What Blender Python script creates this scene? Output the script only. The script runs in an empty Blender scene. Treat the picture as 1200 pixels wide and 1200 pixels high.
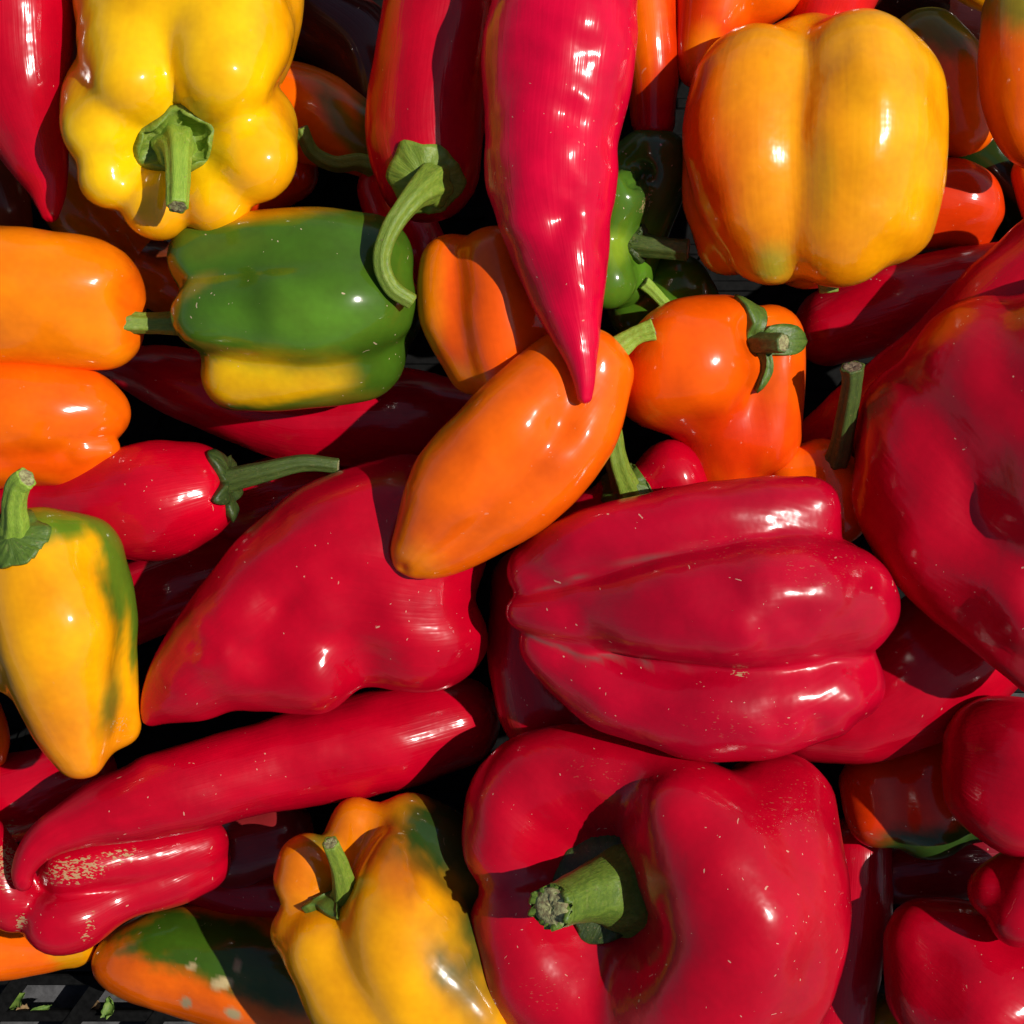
import bpy, math, os
import numpy as np
from mathutils import Vector

# ---------------------------------------------------------------- camera, light, exposure
scene = bpy.context.scene
PX = 0.0003            # metres per photo pixel on the plane z = 0
D = 2000.0             # camera height above that plane, in the same pixel unit
FLOOR = -425.0         # crate floor (pixel unit)

cam_d = bpy.data.cameras.new('camera')
cam = bpy.data.objects.new('camera', cam_d)
scene.collection.objects.link(cam)
cam.location = (0, 0, D * PX)
cam.rotation_euler = (0, 0, 0)
cam_d.sensor_width = 36.0
cam_d.lens = 36.0 * D / 1200.0
cam_d.clip_start = 0.01
cam_d.clip_end = 50.0
scene.camera = cam

SUN_AZ = math.radians(7.0)      # from picture right, turning towards picture top
SUN_EL = math.radians(54.0)
world = bpy.data.worlds.new('World')
scene.world = world
world.use_nodes = True
wn = world.node_tree.nodes
wl = world.node_tree.links
wn.clear()
sky = wn.new('ShaderNodeTexSky')
sky.sky_type = 'NISHITA'
sky.sun_disc = False
sky.sun_elevation = SUN_EL
sky.sun_rotation = math.pi / 2 - SUN_AZ
bg = wn.new('ShaderNodeBackground')
bg.inputs['Strength'].default_value = 0.062
wo = wn.new('ShaderNodeOutputWorld')
wl.new(sky.outputs[0], bg.inputs[0])
wl.new(bg.outputs[0], wo.inputs[0])

sun_d = bpy.data.lights.new('sun', 'SUN')
sun_d.energy = 4.4
sun_d.angle = math.radians(0.6)
sun_d.color = (1.0, 0.95, 0.87)
sun = bpy.data.objects.new('sun', sun_d)
scene.collection.objects.link(sun)
sdir = Vector((math.cos(SUN_EL) * math.cos(SUN_AZ), math.cos(SUN_EL) * math.sin(SUN_AZ), math.sin(SUN_EL)))
sun.rotation_euler = sdir.to_track_quat('Z', 'Y').to_euler()

vs = scene.view_settings
vs.view_transform = 'Standard'
vs.look = 'None'
vs.exposure = -0.04
vs.gamma = 1.0
vs.use_curve_mapping = False
scene.cycles.max_bounces = 7
scene.cycles.diffuse_bounces = 5
scene.cycles.glossy_bounces = 3
scene.cycles.transmission_bounces = 1
scene.cycles.caustics_reflective = False
scene.cycles.caustics_refractive = False
scene.cycles.use_denoising = True
scene.cycles.use_adaptive_sampling = True
scene.cycles.adaptive_threshold = 0.025

# ---------------------------------------------------------------- colours
def lin(r, g, b):
    f = lambda c: (c / 255 / 12.92) if c / 255 <= 0.04045 else ((c / 255 + 0.055) / 1.055) ** 2.4
    return np.array([f(r), f(g), f(b)], dtype=np.float32)

RED = np.array([0.45, 0.0002, 0.013], np.float32)
PINK = np.array([0.64, 0.0005, 0.032], np.float32)
DRED = np.array([0.30, 0.003, 0.007], np.float32)
ORED = np.array([0.66, 0.035, 0.002], np.float32)
ORANGE = np.array([0.84, 0.125, 0.0015], np.float32)
LORANGE = np.array([0.87, 0.205, 0.002], np.float32)
GOLD = np.array([0.86, 0.350, 0.002], np.float32)
YELLOW = np.array([0.93, 0.500, 0.002], np.float32)
GREEN = np.array([0.070, 0.165, 0.010], np.float32)
DGREEN = np.array([0.022, 0.050, 0.008], np.float32)
OLIVE = np.array([0.200, 0.160, 0.010], np.float32)
BROWN = np.array([0.110, 0.022, 0.008], np.float32)
TAN = np.array([0.480, 0.360, 0.170], np.float32)

# ---------------------------------------------------------------- materials
def nodes_of(name):
    m = bpy.data.materials.new(name)
    m.use_nodes = True
    nt = m.node_tree
    for n in list(nt.nodes):
        nt.nodes.remove(n)
    out = nt.nodes.new('ShaderNodeOutputMaterial')
    bs = nt.nodes.new('ShaderNodeBsdfPrincipled')
    nt.links.new(bs.outputs[0], out.inputs[0])
    return m, nt, bs

class G:
    """small helper for wiring nodes"""
    def __init__(self, nt):
        self.nt = nt
    def n(self, t, **kw):
        nd = self.nt.nodes.new(t)
        for k, v in kw.items():
            setattr(nd, k, v)
        return nd
    def l(self, a, b):
        self.nt.links.new(a, b)
    def setv(self, sock, v):
        if hasattr(v, 'is_output'):
            self.l(v, sock)
        else:
            sock.default_value = v
    def math(self, op, a, b=0.0, c=0.0, clamp=False):
        nd = self.n('ShaderNodeMath', operation=op)
        nd.use_clamp = clamp
        self.setv(nd.inputs[0], a); self.setv(nd.inputs[1], b); self.setv(nd.inputs[2], c)
        return nd.outputs[0]
    def rng(self, v, a, b, c=0.0, d=1.0):
        nd = self.n('ShaderNodeMapRange')
        nd.interpolation_type = 'SMOOTHSTEP'
        self.setv(nd.inputs[0], v)
        for i, x in enumerate((a, b, c, d)):
            self.setv(nd.inputs[i + 1], x)
        return nd.outputs[0]
    def noise(self, vec, scale, detail=3.0, rough=0.55, dist=0.0):
        nd = self.n('ShaderNodeTexNoise')
        self.l(vec, nd.inputs['Vector'])
        nd.inputs['Scale'].default_value = scale
        nd.inputs['Detail'].default_value = detail
        nd.inputs['Roughness'].default_value = rough
        nd.inputs['Distortion'].default_value = dist
        return nd.outputs[0]
    def mix(self, f, a, b, blend='MIX'):
        nd = self.n('ShaderNodeMix', data_type='RGBA', blend_type=blend)
        self.setv(nd.inputs[0], f)
        for s, v in ((nd.inputs[6], a), (nd.inputs[7], b)):
            if hasattr(v, 'is_output'):
                self.l(v, s)
            else:
                s.default_value = (*v[:3], 1.0)
        return nd.outputs[2]
    def vadd(self, a, b):
        nd = self.n('ShaderNodeVectorMath', operation='ADD')
        self.setv(nd.inputs[0], a); self.setv(nd.inputs[1], b)
        return nd.outputs[0]
    def vmul(self, a, b):
        nd = self.n('ShaderNodeVectorMath', operation='MULTIPLY')
        self.setv(nd.inputs[0], a); self.setv(nd.inputs[1], b)
        return nd.outputs[0]

SSS = False
def skin_material(name, rough=0.33, coat=0.35, coat_rough=0.12, specks=0.5, sss=0.12, sss_rad=(1.0, 0.25, 0.08), bump=0.25, spec=0.05, coat_ior=1.5):
    m, nt, bs = nodes_of(name)
    g = G(nt)
    tc = g.n('ShaderNodeTexCoord').outputs['Object']
    oi = g.n('ShaderNodeObjectInfo').outputs['Random']
    off = g.math('MULTIPLY', oi, 37.0)
    cmb = g.n('ShaderNodeCombineXYZ')
    g.l(off, cmb.inputs[0]); g.l(off, cmb.inputs[1]); g.l(off, cmb.inputs[2])
    P = g.vadd(tc, cmb.outputs[0])
    col = g.n('ShaderNodeAttribute', attribute_name='skin_colour').outputs['Color']
    scar = g.n('ShaderNodeAttribute', attribute_name='scar').outputs['Fac']
    grow = g.n('ShaderNodeAttribute', attribute_name='along').outputs['Vector']   # (length, angle) pattern space
    # pigment mottling: soft clouds, fine streaks that run along the fruit
    cl = g.noise(P, 38.0, 2.0)
    st = g.noise(grow, 1.0, 2.0, 0.6)
    fine = g.noise(P, 420.0, 0.0)
    v = g.math('ADD', g.math('MULTIPLY', g.math('SUBTRACT', cl, 0.5), 0.55), g.math('MULTIPLY', g.math('SUBTRACT', st, 0.5), 0.45))
    v = g.math('ADD', v, g.math('MULTIPLY', g.math('SUBTRACT', fine, 0.5), 0.10))
    v = g.math('ADD', v, 1.0)
    vc = g.n('ShaderNodeCombineColor')
    g.l(v, vc.inputs[0]); g.l(g.math('POWER', v, 1.5), vc.inputs[1]); g.l(v, vc.inputs[2])
    c = g.mix(1.0, col, vc.outputs[0], 'MULTIPLY')
    # dried flecks and scratches: stretched Voronoi cells, clustered
    warp = g.n('ShaderNodeTexNoise'); warp.inputs['Detail'].default_value = 0.0; g.l(P, warp.inputs['Vector']); warp.inputs['Scale'].default_value = 160.0
    wv = g.vmul(g.vadd(warp.outputs[1], (-0.5, -0.5, -0.5)), (0.010, 0.010, 0.010))
    Pw = g.vadd(P, wv)
    masks = []
    cn = g.noise(P, 26.0, 1.0)
    for sc, stretch, thr, dens in ((190.0, (1.0, 0.7, 1.0), 0.060, 0.50), (120.0, (0.32, 1.0, 0.6), 0.050, 0.55), (380.0, (1.0, 0.7, 1.0), 0.085, 0.54)):
        vo = g.n('ShaderNodeTexVoronoi'); vo.feature = 'F1'
        g.l(g.vmul(Pw, stretch), vo.inputs['Vector'])
        vo.inputs['Scale'].default_value = sc
        sep = g.n('ShaderNodeSeparateColor'); g.l(vo.outputs['Color'], sep.inputs[0])
        size = g.math('MULTIPLY', sep.outputs[0], thr * 1.6)
        clus = g.rng(cn, dens - 0.10, dens + 0.12)
        on = g.math('MULTIPLY', g.math('GREATER_THAN', g.math('ADD', sep.outputs[1], g.math('MULTIPLY', clus, 0.62)), 1.12 - 0.34 * specks), 1.0)
        mk = g.math('MULTIPLY', g.math('LESS_THAN', vo.outputs['Distance'], size), on)
        masks.append(mk)
    fl = g.math('MAXIMUM', g.math('MAXIMUM', masks[0], masks[1]), masks[2])
    fl = g.math('MULTIPLY', fl, min(1.0, specks * 1.4))
    c = g.mix(g.math('MULTIPLY', fl, 0.7), c, (0.70, 0.50, 0.34))
    # corky scar tissue: broken lines where the scar attribute says so
    sn = g.noise(g.vmul(P, (0.4, 1.0, 0.8)), 1300.0, 1.0, 0.6, 0.5)
    sm = g.rng(g.math('ADD', sn, g.math('MULTIPLY', scar, 0.30)), 0.70, 0.75)
    sm = g.math('MULTIPLY', sm, g.rng(scar, 0.05, 0.30))
    c = g.mix(g.math('MULTIPLY', sm, 0.85), c, (0.42, 0.29, 0.14))
    crack = g.n('ShaderNodeAttribute', attribute_name='crack').outputs['Fac']
    c = g.mix(g.math('MULTIPLY', crack, 0.85), c, (0.15, 0.085, 0.07))
    g.l(c, bs.inputs['Base Color'])
    # gloss: waxy bloom makes broad sheen, smears change it
    sme = g.noise(P, 55.0, 3.0, 0.65)
    r = g.math('ADD', g.math('MULTIPLY', g.math('SUBTRACT', sme, 0.5), 0.28), rough)
    r = g.math('ADD', r, g.math('MULTIPLY', g.math('MAXIMUM', fl, sm), 0.35), clamp=True)
    g.l(r, bs.inputs['Roughness'])
    bs.inputs['Specular IOR Level'].default_value = spec
    bs.inputs['Coat Weight'].default_value = coat
    cr = g.math('ADD', g.math('MULTIPLY', g.math('SUBTRACT', sme, 0.5), 0.12), coat_rough, clamp=True)
    g.l(cr, bs.inputs['Coat Roughness'])
    bs.inputs['Coat IOR'].default_value = coat_ior
    if SSS and sss > 0:
        bs.inputs['Subsurface Weight'].default_value = sss
        bs.inputs['Subsurface Radius'].default_value = sss_rad
        bs.inputs['Subsurface Scale'].default_value = 0.006
    # relief: slight waviness and pores
    streak = g.noise(g.vmul(grow, (1.6, 9.0, 9.0)), 1.0, 1.0)      # fine ridges running stem to tip
    h = g.math('ADD', g.math('MULTIPLY', streak, 0.16), g.math('MULTIPLY', g.noise(P, 120.0, 2.0), 0.40))
    bp = g.n('ShaderNodeBump')
    bp.inputs['Strength'].default_value = bump
    bp.inputs['Distance'].default_value = 0.0012
    g.l(h, bp.inputs['Height'])
    g.l(bp.outputs[0], bs.inputs['Normal'])
    g.l(bp.outputs[0], bs.inputs['Coat Normal'])
    return m

def stem_material(name, a, b, tip, rough=0.5):
    m, nt, bs = nodes_of(name)
    g = G(nt)
    tc = g.n('ShaderNodeTexCoord').outputs['Object']
    al = g.n('ShaderNodeAttribute', attribute_name='along')
    sep = g.n('ShaderNodeSeparateXYZ'); g.l(al.outputs['Vector'], sep.inputs[0])
    grow = g.vmul(al.outputs['Vector'], (0.6, 5.0, 1.0))
    n1 = g.noise(grow, 3.0, 4.0, 0.6)
    n2 = g.noise(tc, 300.0, 3.0)
    n3 = g.noise(tc, 900.0, 2.0)
    c = g.mix(g.rng(n1, 0.3, 0.7), a, b)
    c = g.mix(g.rng(n2, 0.58, 0.72, 0.0, 0.55), c, tip)
    c = g.mix(g.rng(n3, 0.66, 0.72, 0.0, 0.6), c, (0.20, 0.15, 0.06))
    g.l(c, bs.inputs['Base Color'])
    bs.inputs['Roughness'].default_value = rough
    bs.inputs['Specular IOR Level'].default_value = 0.4
    bs.inputs['Subsurface Weight'].default_value = 0.08
    bs.inputs['Subsurface Radius'].default_value = (0.4, 1.0, 0.1)
    bs.inputs['Subsurface Scale'].default_value = 0.002
    h = g.math('ADD', g.math('MULTIPLY', n1, 0.7), g.math('MULTIPLY', n3, 0.4))
    bp = g.n('ShaderNodeBump'); bp.inputs['Strength'].default_value = 0.5; bp.inputs['Distance'].default_value = 0.0008
    g.l(h, bp.inputs['Height']); g.l(bp.outputs[0], bs.inputs['Normal'])
    return m

def plain_material(name, a, b, scale=200.0, rough=0.6, bump=0.4, dist=0.0006, spec=0.4):
    m, nt, bs = nodes_of(name)
    g = G(nt)
    tc = g.n('ShaderNodeTexCoord').outputs['Object']
    n1 = g.noise(tc, scale, 5.0, 0.65)
    g.l(g.mix(g.rng(n1, 0.32, 0.68), a, b), bs.inputs['Base Color'])
    g.l(g.math('ADD', g.math('MULTIPLY', g.math('SUBTRACT', n1, 0.5), 0.3), rough, clamp=True), bs.inputs['Roughness'])
    bs.inputs['Specular IOR Level'].default_value = spec
    bp = g.n('ShaderNodeBump'); bp.inputs['Strength'].default_value = bump; bp.inputs['Distance'].default_value = dist
    g.l(n1, bp.inputs['Height']); g.l(bp.outputs[0], bs.inputs['Normal'])
    return m

M = {
    'red': skin_material('red_pepper_skin', rough=0.40, coat=0.75, coat_rough=0.15, specks=0.5, bump=0.5, coat_ior=1.46),
    'clean': skin_material('smooth_pepper_skin', rough=0.34, coat=0.9, coat_rough=0.10, specks=0.10, sss_rad=(1.0, 0.5, 0.08), bump=0.26),
    'waxy': skin_material('waxy_red_pepper_skin', rough=0.40, coat=0.9, coat_rough=0.18, specks=0.58, bump=0.6, coat_ior=1.48),
    'gold': skin_material('golden_pepper_skin', rough=0.36, coat=1.0, coat_rough=0.15, specks=0.05, bump=0.6),
    'orange': skin_material('orange_pepper_skin', rough=0.36, coat=0.75, coat_rough=0.12, specks=0.22, sss_rad=(1.0, 0.4, 0.06), bump=0.22),
    'green': skin_material('green_pepper_skin', rough=0.34, coat=0.8, coat_rough=0.12, specks=0.75, sss=0.06, sss_rad=(0.4, 1.0, 0.1), bump=0.18),
    'stem': stem_material('green_stem', (0.12, 0.20, 0.018), (0.21, 0.29, 0.03), (0.27, 0.33, 0.07)),
    'stem_mid': stem_material('mid_green_stem', (0.07, 0.125, 0.014), (0.13, 0.20, 0.022), (0.18, 0.23, 0.05)),
    'stem_dark': stem_material('dark_green_stem', (0.045, 0.075, 0.016), (0.085, 0.125, 0.022), (0.13, 0.16, 0.04)),
    'stem_pale': stem_material('pale_green_stem', (0.20, 0.34, 0.03), (0.30, 0.44, 0.05), (0.38, 0.48, 0.12)),
    'calyx': stem_material('green_calyx', (0.055, 0.105, 0.014), (0.10, 0.17, 0.020), (0.15, 0.20, 0.04), 0.45),
    'calyx_dark': stem_material('dark_calyx', (0.022, 0.040, 0.010), (0.050, 0.078, 0.014), (0.08, 0.10, 0.03), 0.45),
    'cut': plain_material('dry_cut_end', (0.40, 0.41, 0.18), (0.17, 0.12, 0.06), 700.0, 0.8, 0.8),
    'cut_brown': plain_material('brown_cut_end', (0.10, 0.065, 0.045), (0.26, 0.20, 0.12), 600.0, 0.85, 0.8),
    'plastic': plain_material('black_plastic', (0.003, 0.003, 0.003), (0.007, 0.007, 0.007), 300.0, 0.6, 0.2, spec=0.06),
    'ground': plain_material('grey_ground', (0.035, 0.035, 0.038), (0.085, 0.085, 0.09), 140.0, 0.8, 0.5),
    'leaf': plain_material('leaf_scrap_green', (0.07, 0.15, 0.02), (0.16, 0.24, 0.04), 300.0, 0.6, 0.4),
    'dry': plain_material('dry_plant_scrap', (0.30, 0.20, 0.09), (0.16, 0.09, 0.04), 300.0, 0.8, 0.6),
}

# ---------------------------------------------------------------- geometry helpers
COL = scene.collection
def W(p):
    """photo pixel (px, py) at height z -> pixel-unit world point"""
    p = np.asarray(p, dtype=np.float64)
    s = (D - p[..., 2]) / D
    return np.stack([(p[..., 0] - 600.0) * s, (600.0 - p[..., 1]) * s, p[..., 2]], -1)

def to_px(w):
    s = (D - w[..., 2]) / D
    return w[..., 0] / s + 600.0, 600.0 - w[..., 1] / s

def catmull(pts, per=5):
    pts = np.asarray(pts, float)
    if len(pts) == 1:
        pts = np.vstack([pts, pts + np.array([0.5, 0, 0, 0][:pts.shape[1]])])
    if len(pts) == 2:
        t = np.linspace(0, 1, per + 1)[:, None]
        return pts[0] * (1 - t) + pts[1] * t
    P = np.vstack([2 * pts[0] - pts[1], pts, 2 * pts[-1] - pts[-2]])
    out = []
    for i in range(1, len(P) - 2):
        for t in np.linspace(0, 1, per, endpoint=False):
            a, b, c, d = P[i - 1], P[i], P[i + 1], P[i + 2]
            out.append(0.5 * (2 * b + (c - a) * t + (2 * a - 5 * b + 4 * c - d) * t * t + (3 * b - 3 * c + d - a) * t ** 3))
    out.append(P[-2])
    return np.array(out)

class Chain:
    def __init__(self, pts, per=7):
        q = catmull(np.asarray(pts, float), per)
        w = W(q[:, :3])
        r = np.maximum(q[:, 3], 2.0) * (D - q[:, 2]) / D
        self.A = w[:-1].astype(np.float32); self.B = w[1:].astype(np.float32)
        self.ra = r[:-1].astype(np.float32); self.dr = (r[1:] - r[:-1]).astype(np.float32)
        self.ab = self.B - self.A
        self.l2 = np.maximum((self.ab ** 2).sum(1), 1e-6)
        self.w = w; self.r = r
    def d(self, p):
        best = None
        for i in range(len(self.A)):
            ap = p - self.A[i]
            t = np.clip((ap @ self.ab[i]) / self.l2[i], 0, 1)
            q = ap - t[:, None] * self.ab[i]
            dd = np.sqrt(np.einsum('ij,ij->i', q, q)) - (self.ra[i] + t * self.dr[i])
            best = dd if best is None else np.minimum(best, dd)
        return best

def smin(a, b, k):
    h = np.maximum(k - np.abs(a - b), 0) / k
    return np.minimum(a, b) - h * h * k * 0.25
def smax(a, b, k):
    return -smin(-a, -b, k)

class Body:
    """smooth union of lobes, minus hollows"""
    def __init__(self, lobes, core=None, k=14.0, cuts=(), kc=14.0, kcore=None):
        self.lobes = [Chain(l) for l in lobes]
        self.core = Chain(core) if core else None
        self.cuts = [Chain(c) for c in cuts]
        self.k = k; self.kc = kc; self.kcore = kcore or k * 1.6
    def d(self, p):
        d = None
        for l in self.lobes:
            x = l.d(p)
            d = x if d is None else smin(d, x, self.k)
        if self.core is not None:
            d = smin(d, self.core.d(p), self.kcore)
        for c in self.cuts:
            d = smax(d, -c.d(p), self.kc)
        return d
    def grad(self, p):
        e = 0.8
        g = np.stack([self.d(p + np.array(v, np.float32)) - self.d(p - np.array(v, np.float32)) for v in ((e, 0, 0), (0, e, 0), (0, 0, e))], -1)
        return g / np.maximum(np.linalg.norm(g, axis=1, keepdims=True), 1e-6)
    def snap(self, p, off, n=6):
        p = p.astype(np.float32)
        for _ in range(n):
            p = p - self.grad(p) * (self.d(p) - off)[:, None]
        return p

def tangents(w):
    t = np.gradient(w, axis=0)
    return t / np.maximum(np.linalg.norm(t, axis=1, keepdims=True), 1e-9)

def frames(w):
    t = tangents(w)
    up = np.array([0, 0, 1.0])
    if abs(t[0] @ up) > 0.8:
        up = np.array([0, 1.0, 0.2])
    u = np.cross(up, t[0]); u /= np.linalg.norm(u)
    U = []
    for i in range(len(w)):
        u = u - (u @ t[i]) * t[i]; u /= np.linalg.norm(u)
        U.append(u)
    U = np.array(U)
    return t, U, np.cross(t, U)

def grid_faces(nr, ns, poles=True):
    i = np.arange(nr - 1)[:, None]; j = np.arange(ns)[None, :]
    a = i * ns + j; b = i * ns + (j + 1) % ns
    f = np.stack([a, b, b + ns, a + ns], -1).reshape(-1, 4).tolist()
    if poles:
        n = nr * ns
        f += [[n, (k + 1) % ns, k] for k in range(ns)]
        o = (nr - 1) * ns
        f += [[n + 1, o + k, o + (k + 1) % ns] for k in range(ns)]
    return f

def mesh_object(name, verts_px, faces, mat, base, parent=None, attrs=None):
    v = (np.asarray(verts_px, float) - base) * PX
    me = bpy.data.meshes.new(name)
    me.from_pydata(v.tolist(), [], faces)
    me.polygons.foreach_set('use_smooth', [True] * len(me.polygons))
    me.materials.append(mat)
    for k, a in (attrs or {}).items():
        a = np.asarray(a, np.float32)
        if k == 'skin_colour':
            at = me.attributes.new(k, 'FLOAT_COLOR', 'POINT')
            at.data.foreach_set('color', np.hstack([a, np.ones((len(a), 1), np.float32)]).ravel())
        elif a.ndim == 2:
            at = me.attributes.new(k, 'FLOAT_VECTOR', 'POINT')
            at.data.foreach_set('vector', a.ravel())
        else:
            at = me.attributes.new(k, 'FLOAT', 'POINT')
            at.data.foreach_set('value', a)
    me.update()
    o = bpy.data.objects.new(name, me)
    COL.objects.link(o)
    if parent is not None:
        o.parent = parent
    else:
        o.location = np.asarray(base) * PX
    return o

def wave_noise(p, wl, seed, n=14):
    r = np.random.default_rng(seed)
    out = np.zeros(len(p))
    for _ in range(n):
        v = r.normal(size=3); v /= np.linalg.norm(v)
        out += np.sin(p @ (v * 2 * math.pi / (wl * r.uniform(0.7, 1.5))) + r.uniform(0, 6.28))
    return out / math.sqrt(n / 2)

ALL = []      # (name, body, verts) for offline clearance checks
SEED = [0]

def soft(x, a, b):
    t = np.clip((x - a) / (b - a), 0, 1)
    return t * t * (3 - 2 * t)

def build_skin(name, body, spine, mat, base, parent, colour, patches, res, noise, dents, scars, seed, groove_scar, tipcol):
    sp = catmull(np.asarray(spine, float), 8)
    w = W(sp[:, :3])
    # even resampling along the spine
    seg = np.r_[0, np.cumsum(np.linalg.norm(np.diff(w, axis=0), axis=1))]
    L = seg[-1]
    allw = np.vstack([c.w for c in body.lobes]); allr = np.hstack([c.r for c in body.lobes])
    dist = np.min(np.linalg.norm(allw[:, None] - w[None], axis=2), axis=1) + allr
    R = dist.max()
    ns = int(96 * res); ncap = int(20 * res)
    nm = max(3, int(ns * L / (2 * math.pi * R * 0.8)))
    s = np.linspace(0, L, nm)
    ws = np.stack([np.interp(s, seg, w[:, i]) for i in range(3)], -1)
    t, U, V = frames(ws)
    th = np.linspace(0, 2 * math.pi, ns, endpoint=False)
    O, Dr, al = [], [], []
    def ring(i, phi, a):
        e = np.cos(th)[:, None] * U[i] + np.sin(th)[:, None] * V[i]
        O.append(np.repeat(ws[i][None], ns, 0)); Dr.append(math.sin(phi) * e + math.cos(phi) * t[i]); al.append(np.full(ns, a))
    ph = np.linspace(0, math.pi / 2, ncap + 1)[1:]
    for p in ph[:-1]:
        ring(0, math.pi - p, -R * 0.9 * math.cos(p))
    for i in range(nm):
        ring(i, math.pi / 2, s[i])
    for p in ph[:-1][::-1]:
        ring(nm - 1, p, L + R * 0.9 * math.cos(p))
    nr = len(O)
    O = np.vstack(O + [ws[:1], ws[-1:]]).astype(np.float32)
    Dr = np.vstack(Dr + [-t[:1], t[-1:]]).astype(np.float32)
    al = np.hstack(al + [[-R * 0.9], [L + R * 0.9]])
    tt = np.full(len(O), R * 1.1, np.float32)
    for it in range(15):
        tt = np.maximum(tt - body.d(O + Dr * tt[:, None]) * (0.95 if it < 11 else 0.7), 1.0)
    v = (O + Dr * tt[:, None]).astype(np.float64)
    faces = grid_faces(nr, ns)
    # gentle relaxation of the ring grid
    g = v[:nr * ns].reshape(nr, ns, 3)
    for _ in range(4):
        h = g.copy()
        h[1:-1] = 0.5 * g[1:-1] + 0.125 * (g[:-2] + g[2:] + np.roll(g, 1, 1)[1:-1] + np.roll(g, -1, 1)[1:-1])
        g = h
    v[:nr * ns] = g.reshape(-1, 3)
    for _ in range(6):          # even out the first rings round each pole
        for a, b, c in ((0, 1, 2), (-1, -2, -3)):
            g[b] = 0.5 * g[b] + 0.25 * (g[a] + g[c])
            g[a] = 0.5 * g[a] + 0.25 * g[b] + 0.25 * g[a].mean(0)
    v[:nr * ns] = g.reshape(-1, 3)
    v[-2] = g[0].mean(0) + 0.33 * (g[0].mean(0) - g[1].mean(0)); v[-1] = g[-1].mean(0) + 0.33 * (g[-1].mean(0) - g[-2].mean(0))
    N = body.grad(v.astype(np.float32)).astype(np.float64)
    theta = np.r_[np.tile(th, nr), [0, 0]]
    disp = noise * 0.75 * wave_noise(v, 110, seed) + noise * 0.16 * wave_noise(v, 42, seed + 1)
    # ripples that run round the fruit (cheap longitudinal structure)
    disp += noise * 0.15 * np.sin(theta * 5 + seed) * soft(al, -R, R * 0.4) * np.sin(al / 60.0 + seed)
    px, py = to_px(v)
    for (dx, dy, amp, sg) in dents:
        disp += amp * np.exp(-((px - dx) ** 2 + (py - dy) ** 2) / (2 * sg * sg)) * np.clip(N[:, 2] * 2, 0, 1)
    v = v + N * disp[:, None]
    # pigment
    c = np.repeat(np.asarray(colour, np.float32)[None], len(v), 0)
    wob = wave_noise(v, 90, seed + 7) * 0.09 + wave_noise(v, 26, seed + 8) * 0.03
    wob = wob + 0.07 * wave_noise(np.stack([np.cos(theta) * 60, np.sin(theta) * 60, al * 0.12], -1), 16, seed + 9) + 0.03 * wave_noise(v, 11, seed + 10)
    for (qx, qy, rx, ry, ang, pc, sf) in patches:
        ca, sa = math.cos(math.radians(ang)), math.sin(math.radians(ang))
        ex = ((px - qx) * ca + (py - qy) * sa) / rx
        ey = (-(px - qx) * sa + (py - qy) * ca) / ry
        f = 1 - soft(np.sqrt(ex * ex + ey * ey) + wob, 1 - sf, 1 + sf)
        c = c * (1 - f[:, None]) + np.asarray(pc, np.float32)[None] * f[:, None]
    sc = np.zeros(len(v))
    for (qx, qy, rx, ry, ang, amt) in scars:
        ca, sa = math.cos(math.radians(ang)), math.sin(math.radians(ang))
        ex = ((px - qx) * ca + (py - qy) * sa) / rx
        ey = (-(px - qx) * sa + (py - qy) * ca) / ry
        sc = np.maximum(sc, amt * (1 - soft(np.sqrt(ex * ex + ey * ey) + wob * 0.6, 0.4, 1.15)) * (N[:, 2] > -0.2))
    crack = np.zeros(len(v))
    if groove_scar:
        dl = [l.d(v.astype(np.float32)) for l in body.lobes]
        for (A, B, gx0, gx1, gw, amt) in groove_scar:      # dry crack where two sets of lobes meet
            da = np.min([dl[q] for q in A], axis=0); db = np.min([dl[q] for q in B], axis=0)
            f = np.exp(-((da - db + 1.5 * wob * 6) / gw) ** 2) * soft(px, gx0 - 15, gx0 + 15) * (1 - soft(px, gx1 - 50, gx1 + 50))
            f = f * (np.minimum(da, db) < 9) * (N[:, 2] > 0)
            crack = np.maximum(crack, amt * f)
    along = np.stack([al / 130.0, 2.2 * np.cos(theta), 2.2 * np.sin(theta)], -1)
    ob = mesh_object(name, v, faces, mat, base, parent, {'skin_colour': c, 'scar': sc, 'crack': crack, 'along': along})
    ALL.append((parent.name if parent else name, body, v))
    return ob, v

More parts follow.
